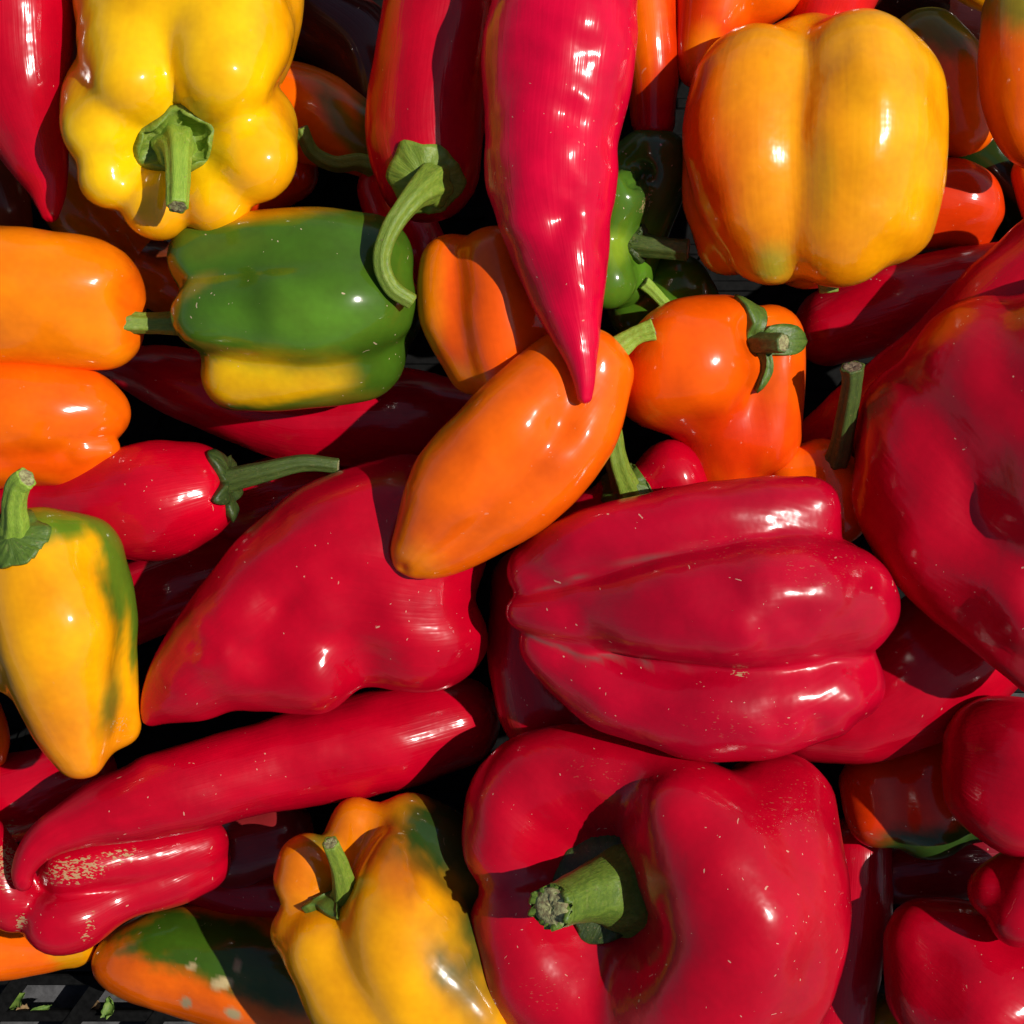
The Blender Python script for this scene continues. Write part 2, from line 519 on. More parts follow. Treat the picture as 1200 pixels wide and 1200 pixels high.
def tube(name, pts, mat, base, parent, ridges=6, ridge=0.10, seed=0, ns=28, flare=True, jag=0.0, hollow=0.0):
    """closed stem with grown ridges; returns object and its end frame"""
    q = catmull(np.asarray(pts, float), 9)
    w = W(q[:, :3]); r = q[:, 3] * (D - q[:, 2]) / D
    t, U, V = frames(w)
    th = np.linspace(0, 2 * math.pi, ns, endpoint=False)
    rr = np.random.default_rng(seed)
    ph = rr.uniform(0, 6.28, 3)
    prof = 1 + ridge * np.cos(ridges * th + ph[0]) + 0.05 * np.cos(2 * th + ph[1]) + 0.03 * np.cos(3 * th + ph[2])
    v, al = [], []
    n = len(w)
    for i in range(n):
        f = i / (n - 1)
        rad = r[i] * prof * (1 + 0.012 * np.sin(i * 0.9 + ph[2]))
        e = np.cos(th)[:, None] * U[i] + np.sin(th)[:, None] * V[i]
        ring = w[i] + e * rad[:, None]
        if i == n - 1 and jag:
            ring = ring + t[i] * (rr.uniform(-1, 1, ns) * jag)[:, None]
        v.append(ring); al.append(np.stack([np.full(ns, f * n * 0.25), np.cos(th), np.sin(th)], -1))
    # rounded rim then inner wall of the broken end
    e = np.cos(th)[:, None] * U[-1] + np.sin(th)[:, None] * V[-1]
    v.append(v[-1] + t[-1] * r[-1] * 0.06 - e * r[-1] * 0.14); al.append(al[-1])
    v.append(w[-1] - t[-1] * r[-1] * (0.05 + hollow) + e * (r[-1] * 0.70 * prof)[:, None]); al.append(al[-1])
    nr = len(v)
    vv = np.vstack(v + [w[:1] , (w[-1] - t[-1] * r[-1] * (0.10 + hollow))[None]])
    aa = np.vstack(al + [np.zeros((1, 3)), al[-1][:1]])
    o = mesh_object(name, vv, grid_faces(nr, ns), mat, base, parent, {'along': aa})
    return o, w[-1], t[-1], U[-1], V[-1], r[-1]

def cut_end(end, mat, base, stem, hollow, seed):
    """the dry broken face at the end of a stem: ragged shallow dish"""
    w, t, U, V, r = end
    ns = 28
    rr = np.random.default_rng(seed)
    th = np.linspace(0, 2 * math.pi, ns, endpoint=False)
    e = np.cos(th)[:, None] * U + np.sin(th)[:, None] * V
    v = []
    for f, h in ((0.82, 0.02), (0.62, -0.06 - hollow), (0.36, -0.02 - hollow), (0.12, -0.12 - hollow)):
        v.append(w + e * (r * f) + t * (r * (h + 0.05 + rr.uniform(-0.05, 0.05, ns)))[:, None])
    v.insert(0, w + e * (r * 0.80) - t * r * 0.3)
    vv = np.vstack(v + [(w - t * r * 0.3)[None], (w - t * r * (0.06 + hollow))[None]])
    mesh_object('cut_end', vv, grid_faces(len(v), ns), mat, base, stem)

def calyx(body, c3, axis, R, mat, base, parent, points=5, depth=0.3, seed=0, lift=5.0, thick=5.0, angles=None):
    """leafy cap pressed on the skin, with pointed sepals"""
    axis = axis / np.linalg.norm(axis)
    u = np.cross(axis, [0, 0, 1.0])
    if np.linalg.norm(u) < 0.2:
        u = np.cross(axis, [0, 1.0, 0])
    u /= np.linalg.norm(u); v_ = np.cross(axis, u)
    ns, nr = 72, 9
    rr = np.random.default_rng(seed)
    th = np.linspace(0, 2 * math.pi, ns, endpoint=False)
    p0 = rr.uniform(0, 6.28)
    saw = np.abs(((th * points / (2 * math.pi) + p0 + 0.12 * np.sin(th * 2 + p0)) % 1) - 0.5) * 2    # 0..1 triangle
    rad = R * (1 - depth + depth * saw ** 1.2) * (1 + 0.08 * np.sin(th * 2 + p0) + 0.05 * np.sin(3 * th + 2 * p0))
    if angles:
        pk = np.zeros(ns)
        for a in angles:
            dl = np.abs((th - math.radians(a) + math.pi) % (2 * math.pi) - math.pi)
            pk = np.maximum(pk, np.clip(1 - dl / math.radians(62), 0, 1) ** 1.5)
        rad = R * (1 - depth + depth * pk)
    curl = 0.8 + 1.4 * np.sin(th * points + p0) + 1.2 * rr.normal(size=ns)
    curl = (curl + np.roll(curl, 1) + np.roll(curl, -1)) / 3
    P, off = [], []
    for i in range(nr):
        f = (i + 0.6) / (nr - 0.4)
        P.append(c3 + (np.cos(th)[:, None] * u + np.sin(th)[:, None] * v_) * (rad * f)[:, None] + axis * 2)
        off.append(thick + lift * (1 - f) ** 2 + curl * f ** 3 + 0.9 * np.sin(th * points * 2 + f * 5) * f)
    P.append(P[-1] + 0); off.append(off[-1] - thick * 0.5)
    P.append(P[-2] + 0); off.append(np.full(ns, -3.0))
    n_r = len(P)
    pts = np.vstack(P + [(c3 + axis * 2)[None], (c3 - axis * 6)[None]]).astype(np.float32)
    of = np.hstack(off + [[thick + lift], [-6.0]]).astype(np.float32)
    pts = body.snap(pts, of)
    al = np.stack([np.tile(np.cos(th) * 1.0, n_r), np.tile(np.sin(th), n_r), np.repeat(np.arange(n_r) * 0.1, ns)], -1)
    al = np.vstack([al, np.zeros((2, 3))])
    fc = grid_faces(n_r, ns)
    return mesh_object('calyx', pts, [f[::-1] for f in fc], mat, base, parent, {'along': al})

def dimples(seed, x0, x1, y0, y1, n, amp, sg):
    r = np.random.default_rng(seed)
    return [(r.uniform(x0, x1), r.uniform(y0, y1), r.choice([-1, 1]) * amp * r.uniform(0.5, 1.2), sg * r.uniform(0.7, 1.5)) for _ in range(n)]

def pepper(name, label, cat, lobes, spine=None, core=None, k=14.0, cuts=(), kc=14.0, mat='red', colour=RED, patches=(),
           res=1.0, noise=1.6, dents=(), scars=(), groove_scar=(), stem=None, group=None, tipcol=None, kcore=None):
    """stem = dict(pts, mat, calyx=(px,py,z,R,points,depth), calyx_mat, cut, jag, hollow)"""
    SEED[0] += 11
    seed = SEED[0]
    body = Body(lobes, core, k, cuts, kc, kcore)
    spine = spine or core or lobes[0]
    w = np.vstack([c.w for c in body.lobes]); r = np.hstack([c.r for c in body.lobes])
    base = np.array([w[:, 0].mean(), w[:, 1].mean(), (w[:, 2] - r).min()])
    if stem is None:
        ob, v = build_skin(name, body, spine, M[mat], base, None, colour, patches, res, noise, dents, scars, seed, groove_scar, tipcol)
        root = ob
    else:
        root = bpy.data.objects.new(name, None)
        root.empty_display_size = 0.02
        COL.objects.link(root)
        root.location = base * PX
        sk, v = build_skin('skin', body, spine, M[mat], base, root, colour, patches, res, noise, dents, scars, seed, groove_scar, tipcol)
        s = stem
        cp = np.asarray(s['pts'], float)
        st, *end = tube('stem', s['pts'], M[s.get('mat', 'stem')], base, root, seed=seed, ridge=s.get('ridge', 0.10), jag=s.get('jag', 0.0), hollow=s.get('hollow', 0.0), ns=s.get('ns', 28))
        cut_end(end, M[s.get('cut', 'cut')], base, st, s.get('hollow', 0.0), seed)
        if s.get('calyx'):
            cx, cy, cz, cR, npt, dp = s['calyx']
            c3 = W(np.array([cx, cy, cz], float))
            if s.get('axis') is not None:
                ax = np.array(s['axis'], float)
            else:
                ax = W(cp[1][:3]) - W(cp[0][:3])
            calyx(body, c3, ax, cR, M[s.get('calyx_mat', 'calyx')], base, root, npt, dp, seed, s.get('lift', 5.0), s.get('thick', 5.0), s.get('angles'))
    root['label'] = label
    root['category'] = cat
    if group:
        root['group'] = group
    return root

# ================================================================ SETTING
def box(name, x0, x1, y0, y1, z0, z1, mat, base, parent=None, bev=2.0):
    """bevelled bar in pixel units"""
    b = bev
    v = []
    for z, i in ((z0, b), (z0 + b, 0), (z1 - b, 0), (z1, b)):
        v += [(x0 + i, y0 + i, z), (x1 - i, y0 + i, z), (x1 - i, y1 - i, z), (x0 + i, y1 - i, z)]
    f = [[3, 2, 1, 0], [12, 13, 14, 15]]
    for r in range(3):
        for k in range(4):
            a = r * 4 + k; bq = r * 4 + (k + 1) % 4
            f.append([a, bq, bq + 4, a + 4])
    o = mesh_object(name, np.array(v, float), f, mat, np.asarray(base, float), parent)
    o.data.polygons.foreach_set('use_smooth', [False] * len(o.data.polygons))
    return o

gz = FLOOR - 60
gnd = mesh_object('ground', np.array([(-6000, -6000, gz), (6000, -6000, gz), (6000, 6000, gz), (-6000, 6000, gz)], float), [[0, 1, 2, 3]], M['ground'], np.array([0, 0, gz]))
gnd['kind'] = 'structure'

crate = bpy.data.objects.new('crate', None)
COL.objects.link(crate)
cb = np.array([0.0, 0.0, FLOOR - 56])
crate.location = cb * PX
crate['label'] = 'black plastic lattice crate holding the heap of peppers'
crate['category'] = 'crate'
CX0, CX1, CY0, CY1 = -900.0, 900.0, -790.0, 790.0
box('gap_dark_plate', CX0 + 40, CX1 - 330, -470, CY1 - 40, FLOOR - 34, FLOOR - 8, M['plastic'], cb, crate, 4)  # solid black plate added so gaps between peppers stay dark
# floor: long slats along x, and raking cross ribs under them
y = CY0 + 12
while y < CY1 - 10:
    box('floor_slat', CX0 + 10, CX1 - 10, y, y + 16, FLOOR - 22, FLOOR - 4, M['plastic'], cb, crate)
    y += 52
def rake(x, wd):
    sl = 0.72      # dx per dy: the ribs cross the slats at a slant
    v = []
    for z in (FLOOR - 40, FLOOR - 2):
        v += [(x + sl * CY0, CY0 + 6, z), (x + wd + sl * CY0, CY0 + 6, z), (x + wd + sl * CY1, CY1 - 6, z), (x + sl * CY1, CY1 - 6, z)]
    f = [[3, 2, 1, 0], [4, 5, 6, 7], [0, 1, 5, 4], [1, 2, 6, 5], [2, 3, 7, 6], [3, 0, 4, 7]]
    v = np.array(v, float)
    v[:, 0] = np.clip(v[:, 0], CX0 + 8, CX1 - 8)
    o = mesh_object('floor_rib', v, f, M['plastic'], cb, crate)
    o.data.polygons.foreach_set('use_smooth', [False] * len(f))
x = -820.0
while x < 800:
    if abs(x) + 0.72 * CY1 < 1500:
        rake(x, 26)
    x += 118
for (a, b, c, d) in ((CX0 - 16, CX0, CY0 - 16, CY1 + 16), (CX1, CX1 + 16, CY0 - 16, CY1 + 16), (CX0, CX1, CY0 - 16, CY0 - 1), (CX0, CX1, CY1 + 1, CY1 + 16)):
    for z in (FLOOR - 44, FLOOR + 26, FLOOR + 96):
        box('side_slat', a, b, c, d, z, z + 52, M['plastic'], cb, crate)
for sx in (CX0 - 18, CX1 - 6):
    for sy in (CY0 - 20, CY1 - 6):
        box('corner_post', sx, sx + 24, sy, sy + 26, FLOOR - 56, FLOOR + 160, M['plastic'], cb, crate, 4)

# ================================================================ PEPPERS
BELL, LONG, PEP = 'bell pepper', 'long pepper', 'pepper'

# --- deep layer, glimpsed between the others -------------------------------------------------
pepper('long_pepper', 'dark red-brown pepper wedged under the narrow tip of the dark red pointed one', LONG,
       [[(-40, 130, -240, 40), (0, 225, -235, 34), (15, 275, -245, 24)]], mat='red', colour=BROWN * 1.8, res=0.6)
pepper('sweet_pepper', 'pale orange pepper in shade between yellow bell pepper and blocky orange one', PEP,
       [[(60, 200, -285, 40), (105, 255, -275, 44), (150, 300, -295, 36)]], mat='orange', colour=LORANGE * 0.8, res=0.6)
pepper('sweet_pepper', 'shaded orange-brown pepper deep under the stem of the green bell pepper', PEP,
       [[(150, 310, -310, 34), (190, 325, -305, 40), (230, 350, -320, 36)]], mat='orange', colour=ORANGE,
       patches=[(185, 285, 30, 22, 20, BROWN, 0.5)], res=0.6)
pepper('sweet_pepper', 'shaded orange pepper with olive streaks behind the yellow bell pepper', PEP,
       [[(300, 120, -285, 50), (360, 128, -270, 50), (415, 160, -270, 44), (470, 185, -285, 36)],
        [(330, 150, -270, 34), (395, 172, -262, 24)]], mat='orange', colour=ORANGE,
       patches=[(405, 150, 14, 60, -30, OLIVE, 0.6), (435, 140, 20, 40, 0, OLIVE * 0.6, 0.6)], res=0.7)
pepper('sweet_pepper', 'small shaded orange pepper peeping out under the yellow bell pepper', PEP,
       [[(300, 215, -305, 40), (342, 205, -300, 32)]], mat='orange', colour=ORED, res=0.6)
pepper('sweet_pepper', 'dark red pepper beneath the red one with a curled stem', PEP,
       [[(455, 225, -260, 38), (480, 290, -250, 44), (500, 340, -265, 44)]], mat='red', colour=RED, res=0.7,
       stem=dict(pts=[(446, 200, -238, 13), (420, 190, -220, 10), (392, 192, -210, 9), (366, 178, -200, 8.5), (353, 150, -188, 8)], mat='stem'))
pepper('long_pepper', 'long dark red pepper lying under the green bell pepper', LONG,
       [[(120, 425, -260, 18), (190, 440, -245, 36), (270, 466, -235, 48), (350, 488, -230, 54), (450, 488, -235, 60), (540, 495, -245, 52)]],
       mat='red', colour=RED, res=0.9)
pepper('sweet_pepper', 'dark red pepper deep under a long dark green stem', PEP,
       [[(280, 600, -305, 46), (350, 580, -300, 52), (420, 570, -310, 46)]], mat='red', colour=RED, res=0.6)
pepper('sweet_pepper', 'dark red pepper in shade beside the green flank of the yellow pepper', PEP,
       [[(130, 720, -290, 46), (200, 690, -285, 48), (270, 670, -300, 46)]], mat='red', colour=RED, res=0.6)
pepper('sweet_pepper', 'sliver of orange pepper under the yellow pepper with green flank', PEP,
       [[(-40, 830, -260, 40), (-12, 860, -255, 24), (-6, 885, -260, 14)]], mat='orange', colour=ORANGE, res=0.5)
pepper('long_pepper', 'dark red pepper under the tip of the yellow pepper', LONG,
       [[(-40, 950, -305, 52), (30, 930, -295, 50), (95, 905, -305, 42)]], mat='red', colour=RED, res=0.7,
       scars=[(5, 985, 26, 30, 0, 0.5)])
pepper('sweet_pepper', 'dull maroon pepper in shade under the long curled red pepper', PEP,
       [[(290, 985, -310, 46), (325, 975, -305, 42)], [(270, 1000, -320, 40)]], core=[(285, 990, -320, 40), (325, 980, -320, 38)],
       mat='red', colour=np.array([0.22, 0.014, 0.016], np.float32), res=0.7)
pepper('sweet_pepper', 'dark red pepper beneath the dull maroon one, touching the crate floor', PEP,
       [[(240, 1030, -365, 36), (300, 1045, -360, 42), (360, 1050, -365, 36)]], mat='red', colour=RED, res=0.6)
pepper('sweet_pepper', 'orange pepper with a knobbed end lying low on the crate floor', PEP,
       [[(-60, 1105, -355, 42), (0, 1110, -350, 38), (50, 1108, -355, 31), (88, 1105, -358, 21)], [(92, 1112, -360, 15), (88, 1120, -362, 12)]],
       core=[(-60, 1105, -355, 40), (30, 1110, -355, 30), (88, 1108, -360, 14)], k=10, mat='orange', colour=ORANGE,
       patches=[(85, 1112, 30, 26, 0, GOLD * 0.7, 0.5)], res=0.7)
pepper('sweet_pepper', 'dark red upright pepper between the crimson bell pepper and the broad pointed one', PEP,
       [[(628, 690, -160, 54), (628, 760, -145, 57), (640, 830, -150, 56), (670, 880, -170, 50)]], mat='red', colour=RED, res=0.9)
pepper('sweet_pepper', 'broad dark red pepper shaded beneath the large red one', PEP,
       [[(955, 835, -220, 58), (1010, 830, -215, 66), (1075, 790, -210, 84), (1140, 745, -215, 80)]], mat='red', colour=RED, res=0.9)
pepper('sweet_pepper', 'dull orange pepper with a dark green end, deep in shade', PEP,
       [[(1025, 920, -255, 40), (1030, 955, -250, 40)], [(1085, 915, -255, 56), (1090, 955, -250, 52)], [(1150, 930, -260, 56)]],
       core=[(1040, 930, -270, 44), (1130, 930, -270, 50)], k=16, mat='green', colour=ORED,
       patches=[(1110, 1002, 120, 44, -18, DGREEN * 1.2, 0.35)], res=0.8)
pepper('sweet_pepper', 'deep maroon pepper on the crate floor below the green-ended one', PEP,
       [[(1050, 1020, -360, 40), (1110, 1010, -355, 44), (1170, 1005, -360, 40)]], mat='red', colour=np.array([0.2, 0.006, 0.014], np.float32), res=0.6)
pepper('long_pepper', 'dark red pepper low against the flank of the upward-facing red bell pepper', LONG,
       [[(1000, 1000, -340, 42), (1000, 1070, -335, 44), (985, 1140, -335, 44), (965, 1210, -340, 46)], [(1012, 1140, -340, 19)]],
       core=[(1000, 1000, -345, 38), (985, 1200, -345, 40)], k=12, mat='red', colour=RED, res=0.7)
pepper('sweet_pepper', 'olive yellow pepper at the crate floor beside the dark red one', PEP,
       [[(1000, 1222, -370, 32), (1050, 1200, -365, 32), (1100, 1210, -370, 34)]], mat='green', colour=OLIVE * 1.5, res=0.6)
pepper('sweet_pepper', 'dark red pepper lying between the golden bell pepper and the very large red one', PEP,
       [[(975, 382, -245, 46), (1040, 362, -235, 54), (1110, 342, -235, 50), (1190, 325, -245, 44)]], mat='red', colour=RED, res=0.9)
pepper('sweet_pepper', 'brown-orange pepper with a blossom-end nub, shaded beside the golden bell pepper', PEP,
       [[(1075, 240, -260, 56), (1120, 235, -250, 50), (1140, 245, -250, 36)], [(1130, 270, -255, 26), (1148, 278, -258, 14)]],
       core=[(1075, 240, -270, 50), (1135, 250, -265, 30)], k=12, mat='orange', colour=ORED, res=0.7)
pepper('sweet_pepper', 'shaded olive and orange pepper behind the golden bell pepper', PEP,
       [[(1085, 60, -250, 50), (1112, 95, -240, 54), (1125, 140, -245, 44)]], mat='orange', colour=ORANGE,
       patches=[(1105, 25, 70, 34, 10, OLIVE * 0.8, 0.5)], res=0.7)
pepper('sweet_pepper', 'small strip of orange pepper below the olive-topped orange one', PEP,
       [[(1210, 205, -260, 26), (1225, 240, -265, 30)]], mat='orange', colour=ORANGE, res=0.5)
pepper('sweet_pepper', 'yellow pepper sliver between the shaded olive pepper and its neighbour', PEP,
       [[(1140, -25, -220, 30), (1160, -8, -218, 22)]], mat='orange', colour=GOLD * 0.8, res=0.5)
pepper('sweet_pepper', 'small glossy green pepper with a thin bent stem, deep in a gap', PEP,
       [[(745, 362, -200, 34), (790, 338, -185, 40), (815, 350, -195, 30)], [(800, 330, -175, 30)]],
       core=[(750, 360, -210, 30), (805, 345, -205, 30)], k=10, mat='green', colour=GREEN * 0.9, res=0.7,
       stem=dict(pts=[(792, 372, -158, 8), (778, 355, -142, 7), (764, 340, -132, 7.5), (754, 331, -126, 8.5)], mat='stem_pale'))
pepper('sweet_pepper', 'dark green lobed pepper with a stubby stem beside the pink-red long pepper', PEP,
       [[(768, 192, -140, 44), (752, 215, -155, 48)], [(726, 232, -86, 34), (718, 256, -92, 26)], [(706, 302, -94, 26), (712, 330, -96, 34)]],
       core=[(740, 225, -170, 54), (725, 315, -160, 46)], k=12, mat='green', colour=GREEN * 1.1,
       patches=[(785, 195, 48, 60, 0, DGREEN * 1.8, 0.5), (720, 290, 18, 20, 0, GREEN * 1.5 + OLIVE * 0.5, 0.5)],
       dents=[(750, 205, -24, 9)], scars=[(757, 237, 6, 16, 25, 0.8)], res=0.9,
       stem=dict(pts=[(732, 283, -125, 19), (750, 287, -112, 14), (780, 291, -102, 12), (806, 293, -96, 12.5)], mat='stem_dark', calyx=(738, 285, -125, 26, 5, 0.3), calyx_mat='calyx_dark'))

pepper('sweet_pepper', 'added maroon-black filler pepper that darkens the gap beside the yellow bell pepper', PEP,  # filler added in near-black so this gap reads as dark
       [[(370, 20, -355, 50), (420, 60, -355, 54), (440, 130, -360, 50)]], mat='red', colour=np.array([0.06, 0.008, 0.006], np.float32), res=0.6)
pepper('sweet_pepper', 'added green-black filler pepper that darkens the gap behind the olive-topped orange pepper', PEP,  # added filler, near-black to hide sunlit ground in the gap
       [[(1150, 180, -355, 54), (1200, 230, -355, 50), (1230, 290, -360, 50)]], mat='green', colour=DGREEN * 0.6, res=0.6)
pepper('sweet_pepper', 'added maroon-black filler pepper that darkens the gap behind the top of the golden bell pepper', PEP,  # another added filler, blackening the opening above the bell pepper
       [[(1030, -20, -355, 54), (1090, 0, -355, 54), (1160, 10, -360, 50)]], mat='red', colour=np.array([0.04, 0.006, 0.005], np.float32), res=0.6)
# --- the back row at the picture's top --------------------------------------------------------
pepper('long_pepper', 'slim orange-red pepper standing behind the pink-red long pepper', LONG,
       [[(748, -60, -120, 42), (758, 20, -120, 37), (765, 90, -125, 31), (766, 140, -135, 27)]], mat='orange', colour=ORED,
       patches=[(752, 40, 26, 70, 8, ORANGE, 0.5), (770, 150, 40, 45, 0, RED, 0.5)], res=0.8)
pepper('sweet_pepper', 'orange-red lobed pepper between the slim orange-red one and the golden bell pepper', PEP,
       [[(845, -30, -120, 55), (832, 30, -115, 42), (822, 80, -120, 28)], [(905, -50, -110, 50), (905, -14, -95, 38)], [(870, 10, -140, 40)]],
       core=[(850, -30, -150, 50), (840, 40, -150, 36)], k=12, mat='orange', colour=ORED,
       patches=[(826, 70, 20, 40, 0, LORANGE, 0.6), (905, 0, 60, 34, 0, ORANGE, 0.5)], res=0.8)
pepper('sweet_pepper', 'glossy scarlet pepper behind the top of the golden bell pepper', PEP,
       [[(985, -45, -120, 58), (975, 0, -120, 50), (960, 40, -140, 44)]], mat='red', colour=np.array([0.62, 0.012, 0.012], np.float32), res=0.7)
pepper('sweet_pepper', 'orange pepper with an olive top beside the shaded olive and orange one', PEP,
       [[(1205, 20, -95, 56), (1203, 90, -90, 57), (1212, 145, -100, 46), (1225, 175, -110, 30)]], mat='orange', colour=ORANGE,
       patches=[(1190, 0, 70, 40, 10, OLIVE * 1.3, 0.6)], res=0.8)
pepper('pointed_pepper', 'dark red pointed pepper with narrow tip beside the yellow bell pepper', LONG,
       [[(10, -70, -80, 72), (15, 20, -80, 74), (22, 100, -85, 66), (40, 165, -95, 44), (55, 215, -105, 23), (58, 250, -108, 10)]],
       mat='red', colour=RED, noise=2.2, res=1.0, patches=[(56, 245, 24, 26, 0, RED * 1.15, 0.5)])

# --- left edge -------------------------------------------------------------------------------
pepper('blocky_pepper', 'blocky light orange pepper whose end faces the green bell pepper stem', PEP,
       [[(-40, 325, -90, 62), (30, 333, -80, 66), (105, 336, -85, 55), (122, 340, -92, 44)],
        [(-30, 375, -100, 52), (40, 376, -92, 55), (120, 390, -100, 44)]],
       core=[(-40, 350, -125, 58), (40, 352, -125, 62), (115, 362, -125, 48)], k=22, mat='orange', colour=LORANGE,
       patches=[(165, 350, 26, 60, 0, ORANGE * 0.9, 0.6)], dents=[(147, 345, -8, 14), (60, 410, -3, 20)], res=1.0)
pepper('sweet_pepper', 'orange pepper with puckered blossom end above the red pepper with green stem', PEP,
       [[(-50, 485, -125, 66), (30, 482, -115, 62), (85, 480, -118, 52), (117, 484, -125, 35)],
        [(-40, 525, -135, 48), (50, 530, -125, 40), (104, 537, -128, 30)], [(96, 526, -106, 22), (124, 526, -116, 17)]],
       core=[(-40, 500, -150, 50), (50, 500, -150, 48), (105, 508, -145, 32)], k=5, kcore=14, mat='orange', colour=ORANGE,
       patches=[(40, 540, 90, 18, 8, ORANGE * np.array([1, 0.7, 1], np.float32), 0.6)], res=1.1)
pepper('tapered_pepper', 'bright red pepper with flat shoulder and long dark green stem', PEP,
       [[(222, 578, -140, 60), (175, 588, -135, 68), (120, 592, -145, 56), (60, 588, -155, 32), (0, 584, -165, 18)]],
       k=12, mat='red', colour=RED * np.array([1.15, 1, 1], np.float32), res=1.0, cuts=[[(292, 566, -130, 30)]], kc=26,
       stem=dict(pts=[(258, 566, -128, 17), (272, 562, -118, 13.5), (310, 553, -105, 11.5), (355, 543, -98, 9.5), (396, 546, -95, 8)], mat='stem_dark',
                 calyx=(262, 568, -130, 44, 5, 0.35), calyx_mat='calyx_dark'))
pepper('tapered_pepper', 'yellow pepper with a green flank and a short pale upright stem', PEP,
       [[(45, 662, -40, 68), (62, 725, -25, 74), (70, 790, -40, 60), (86, 850, -62, 46), (93, 880, -70, 32)],
        [(98, 650, -70, 50), (112, 720, -85, 46), (126, 790, -100, 38), (140, 850, -105, 26)], [(0, 680, -60, 60), (10, 760, -70, 50)]],
       core=[(45, 680, -90, 60), (75, 780, -90, 56), (98, 860, -90, 30)], k=20, mat='clean', colour=GOLD,
       patches=[(148, 665, 32, 115, -12, GREEN * 0.8 + OLIVE * 0.25, 0.4), (80, 900, 90, 70, 0, LORANGE * 0.6 + GOLD * 0.4, 0.8), (40, 612, 120, 24, -4, GREEN * 0.9 + OLIVE * 0.2, 0.5), (128, 825, 10, 40, 10, OLIVE, 0.7)],
       scars=[(140, 848, 16, 12, -30, 0.35)], res=1.1,
       stem=dict(pts=[(16, 632, -2, 20), (18, 612, 25, 15), (17, 590, 45, 13), (22, 568, 62, 13), (31, 560, 70, 13)], mat='stem_pale',
                 calyx=(20, 640, 5, 36, 6, 0.15), lift=3, thick=3))

# --- lower left cluster ------------------------------------------------------------------------
pepper('scarred_pepper', 'knobbly red pepper with corky tan scars, three bulges at the curled tip', PEP,
       [[(78, 1016, -172, 31), (115, 1010, -178, 31), (165, 1003, -200, 32), (235, 990, -235, 32)],
        [(66, 1082, -180, 38), (90, 1074, -184, 40), (140, 1050, -205, 31), (185, 1032, -222, 34), (235, 1010, -250, 36)],
        [(-40, 985, -190, 46), (0, 1035, -182, 42), (15, 1058, -185, 34)], [(30, 1060, -200, 30)]],
       core=[(30, 1045, -215, 28), (100, 1045, -215, 32), (220, 1000, -250, 34)], k=4, mat='red', colour=RED,
       scars=[(85, 1018, 44, 20, -5, 0.75), (140, 1003, 30, 16, -10, 0.55), (2, 1012, 26, 34, 20, 0.75), (104, 1085, 8, 26, 10, 0.5), (24, 1082, 6, 14, 20, 1.0)],
       dents=[(23, 1082, -5, 7)], res=1.2)
pepper('long_pepper', 'long curled red pepper with hooked tip over the scarred red one', LONG,
       [[(530, 848, -225, 54), (460, 866, -212, 61), (380, 884, -198, 59), (300, 902, -180, 54), (220, 924, -158, 52), (145, 945, -142, 43), (85, 966, -132, 31), (45, 990, -126, 21), (28, 1018, -128, 14), (28, 1033, -130, 11)],
        [(540, 842, -232, 46), (430, 864, -198, 48), (300, 890, -170, 36), (180, 915, -145, 26)]],
       spine=[(520, 850, -228, 50), (460, 866, -216, 60), (380, 884, -202, 58), (300, 902, -185, 54), (220, 924, -162, 52), (145, 945, -145, 43), (85, 966, -133, 31), (45, 990, -127, 21), (29, 1018, -128, 14)],
       k=14, mat='red', colour=RED, res=1.2, noise=1.8)
pepper('mini_pepper', 'small green pepper edged orange with tan scabs on the crate floor', PEP,
       [[(122, 1132, -355, 14), (150, 1128, -352, 40), (200, 1124, -345, 60), (260, 1132, -340, 70), (330, 1148, -340, 74), (400, 1165, -345, 62)]],
       mat='orange', colour=ORANGE * 0.95,
       patches=[(255, 1110, 122, 40, 10, GREEN * 0.62, 0.35), (330, 1150, 60, 40, 20, DGREEN * 1.5, 0.5),
                (260, 1152, 11, 6, -10, TAN, 0.3), (224, 1133, 7, 4, -20, TAN * 0.9, 0.3), (278, 1132, 4, 8, 0, TAN * 0.7, 0.3), (218, 1176, 6, 6, 0, TAN * 0.8, 0.3), (274, 1188, 10, 6, 30, TAN * 0.8, 0.3)],
       res=1.1, noise=1.2)
pepper('bell_pepper', 'yellow and dark green bell pepper with thin stem, shaded by the red bell pepper', BELL,
       [[(462, 1005, -110, 36), (466, 1050, -103, 58), (480, 1110, -97, 82), (530, 1180, -115, 92)],
        [(392, 1112, -127, 62), (440, 1170, -125, 78), (500, 1230, -145, 80)],
        [(360, 1012, -140, 36), (352, 1030, -145, 34)], [(352, 1092, -143, 36), (372, 1110, -145, 38)],
        [(418, 962, -165, 31), (410, 985, -175, 34)], [(478, 966, -155, 40), (520, 1010, -165, 60), (560, 1090, -175, 70)]],
       core=[(420, 1050, -185, 50), (480, 1110, -195, 75)], k=9, mat='clean', colour=GOLD,
       patches=[(350, 1000, 70, 60, 0, LORANGE * 0.8, 0.7), (415, 960, 45, 40, 0, LORANGE * 0.8, 0.6), (470, 1005, 36, 50, 0, LORANGE * 0.8, 0.8),
                (375, 985, 20, 14, 0, OLIVE, 0.5), (535, 975, 75, 70, 0, DGREEN * 0.9, 0.4), (585, 1070, 60, 110, 20, DGREEN * 1.2, 0.5)],
       scars=[(470, 978, 8, 5, 20, 0.8)], res=1.2,
       stem=dict(pts=[(398, 1062, -127, 20), (404, 1045, -105, 15), (398, 1015, -75, 11.5), (387, 988, -47, 10)], mat='stem',
                 calyx=(392, 1060, -130, 40, 5, 0.3), calyx_mat='calyx'))

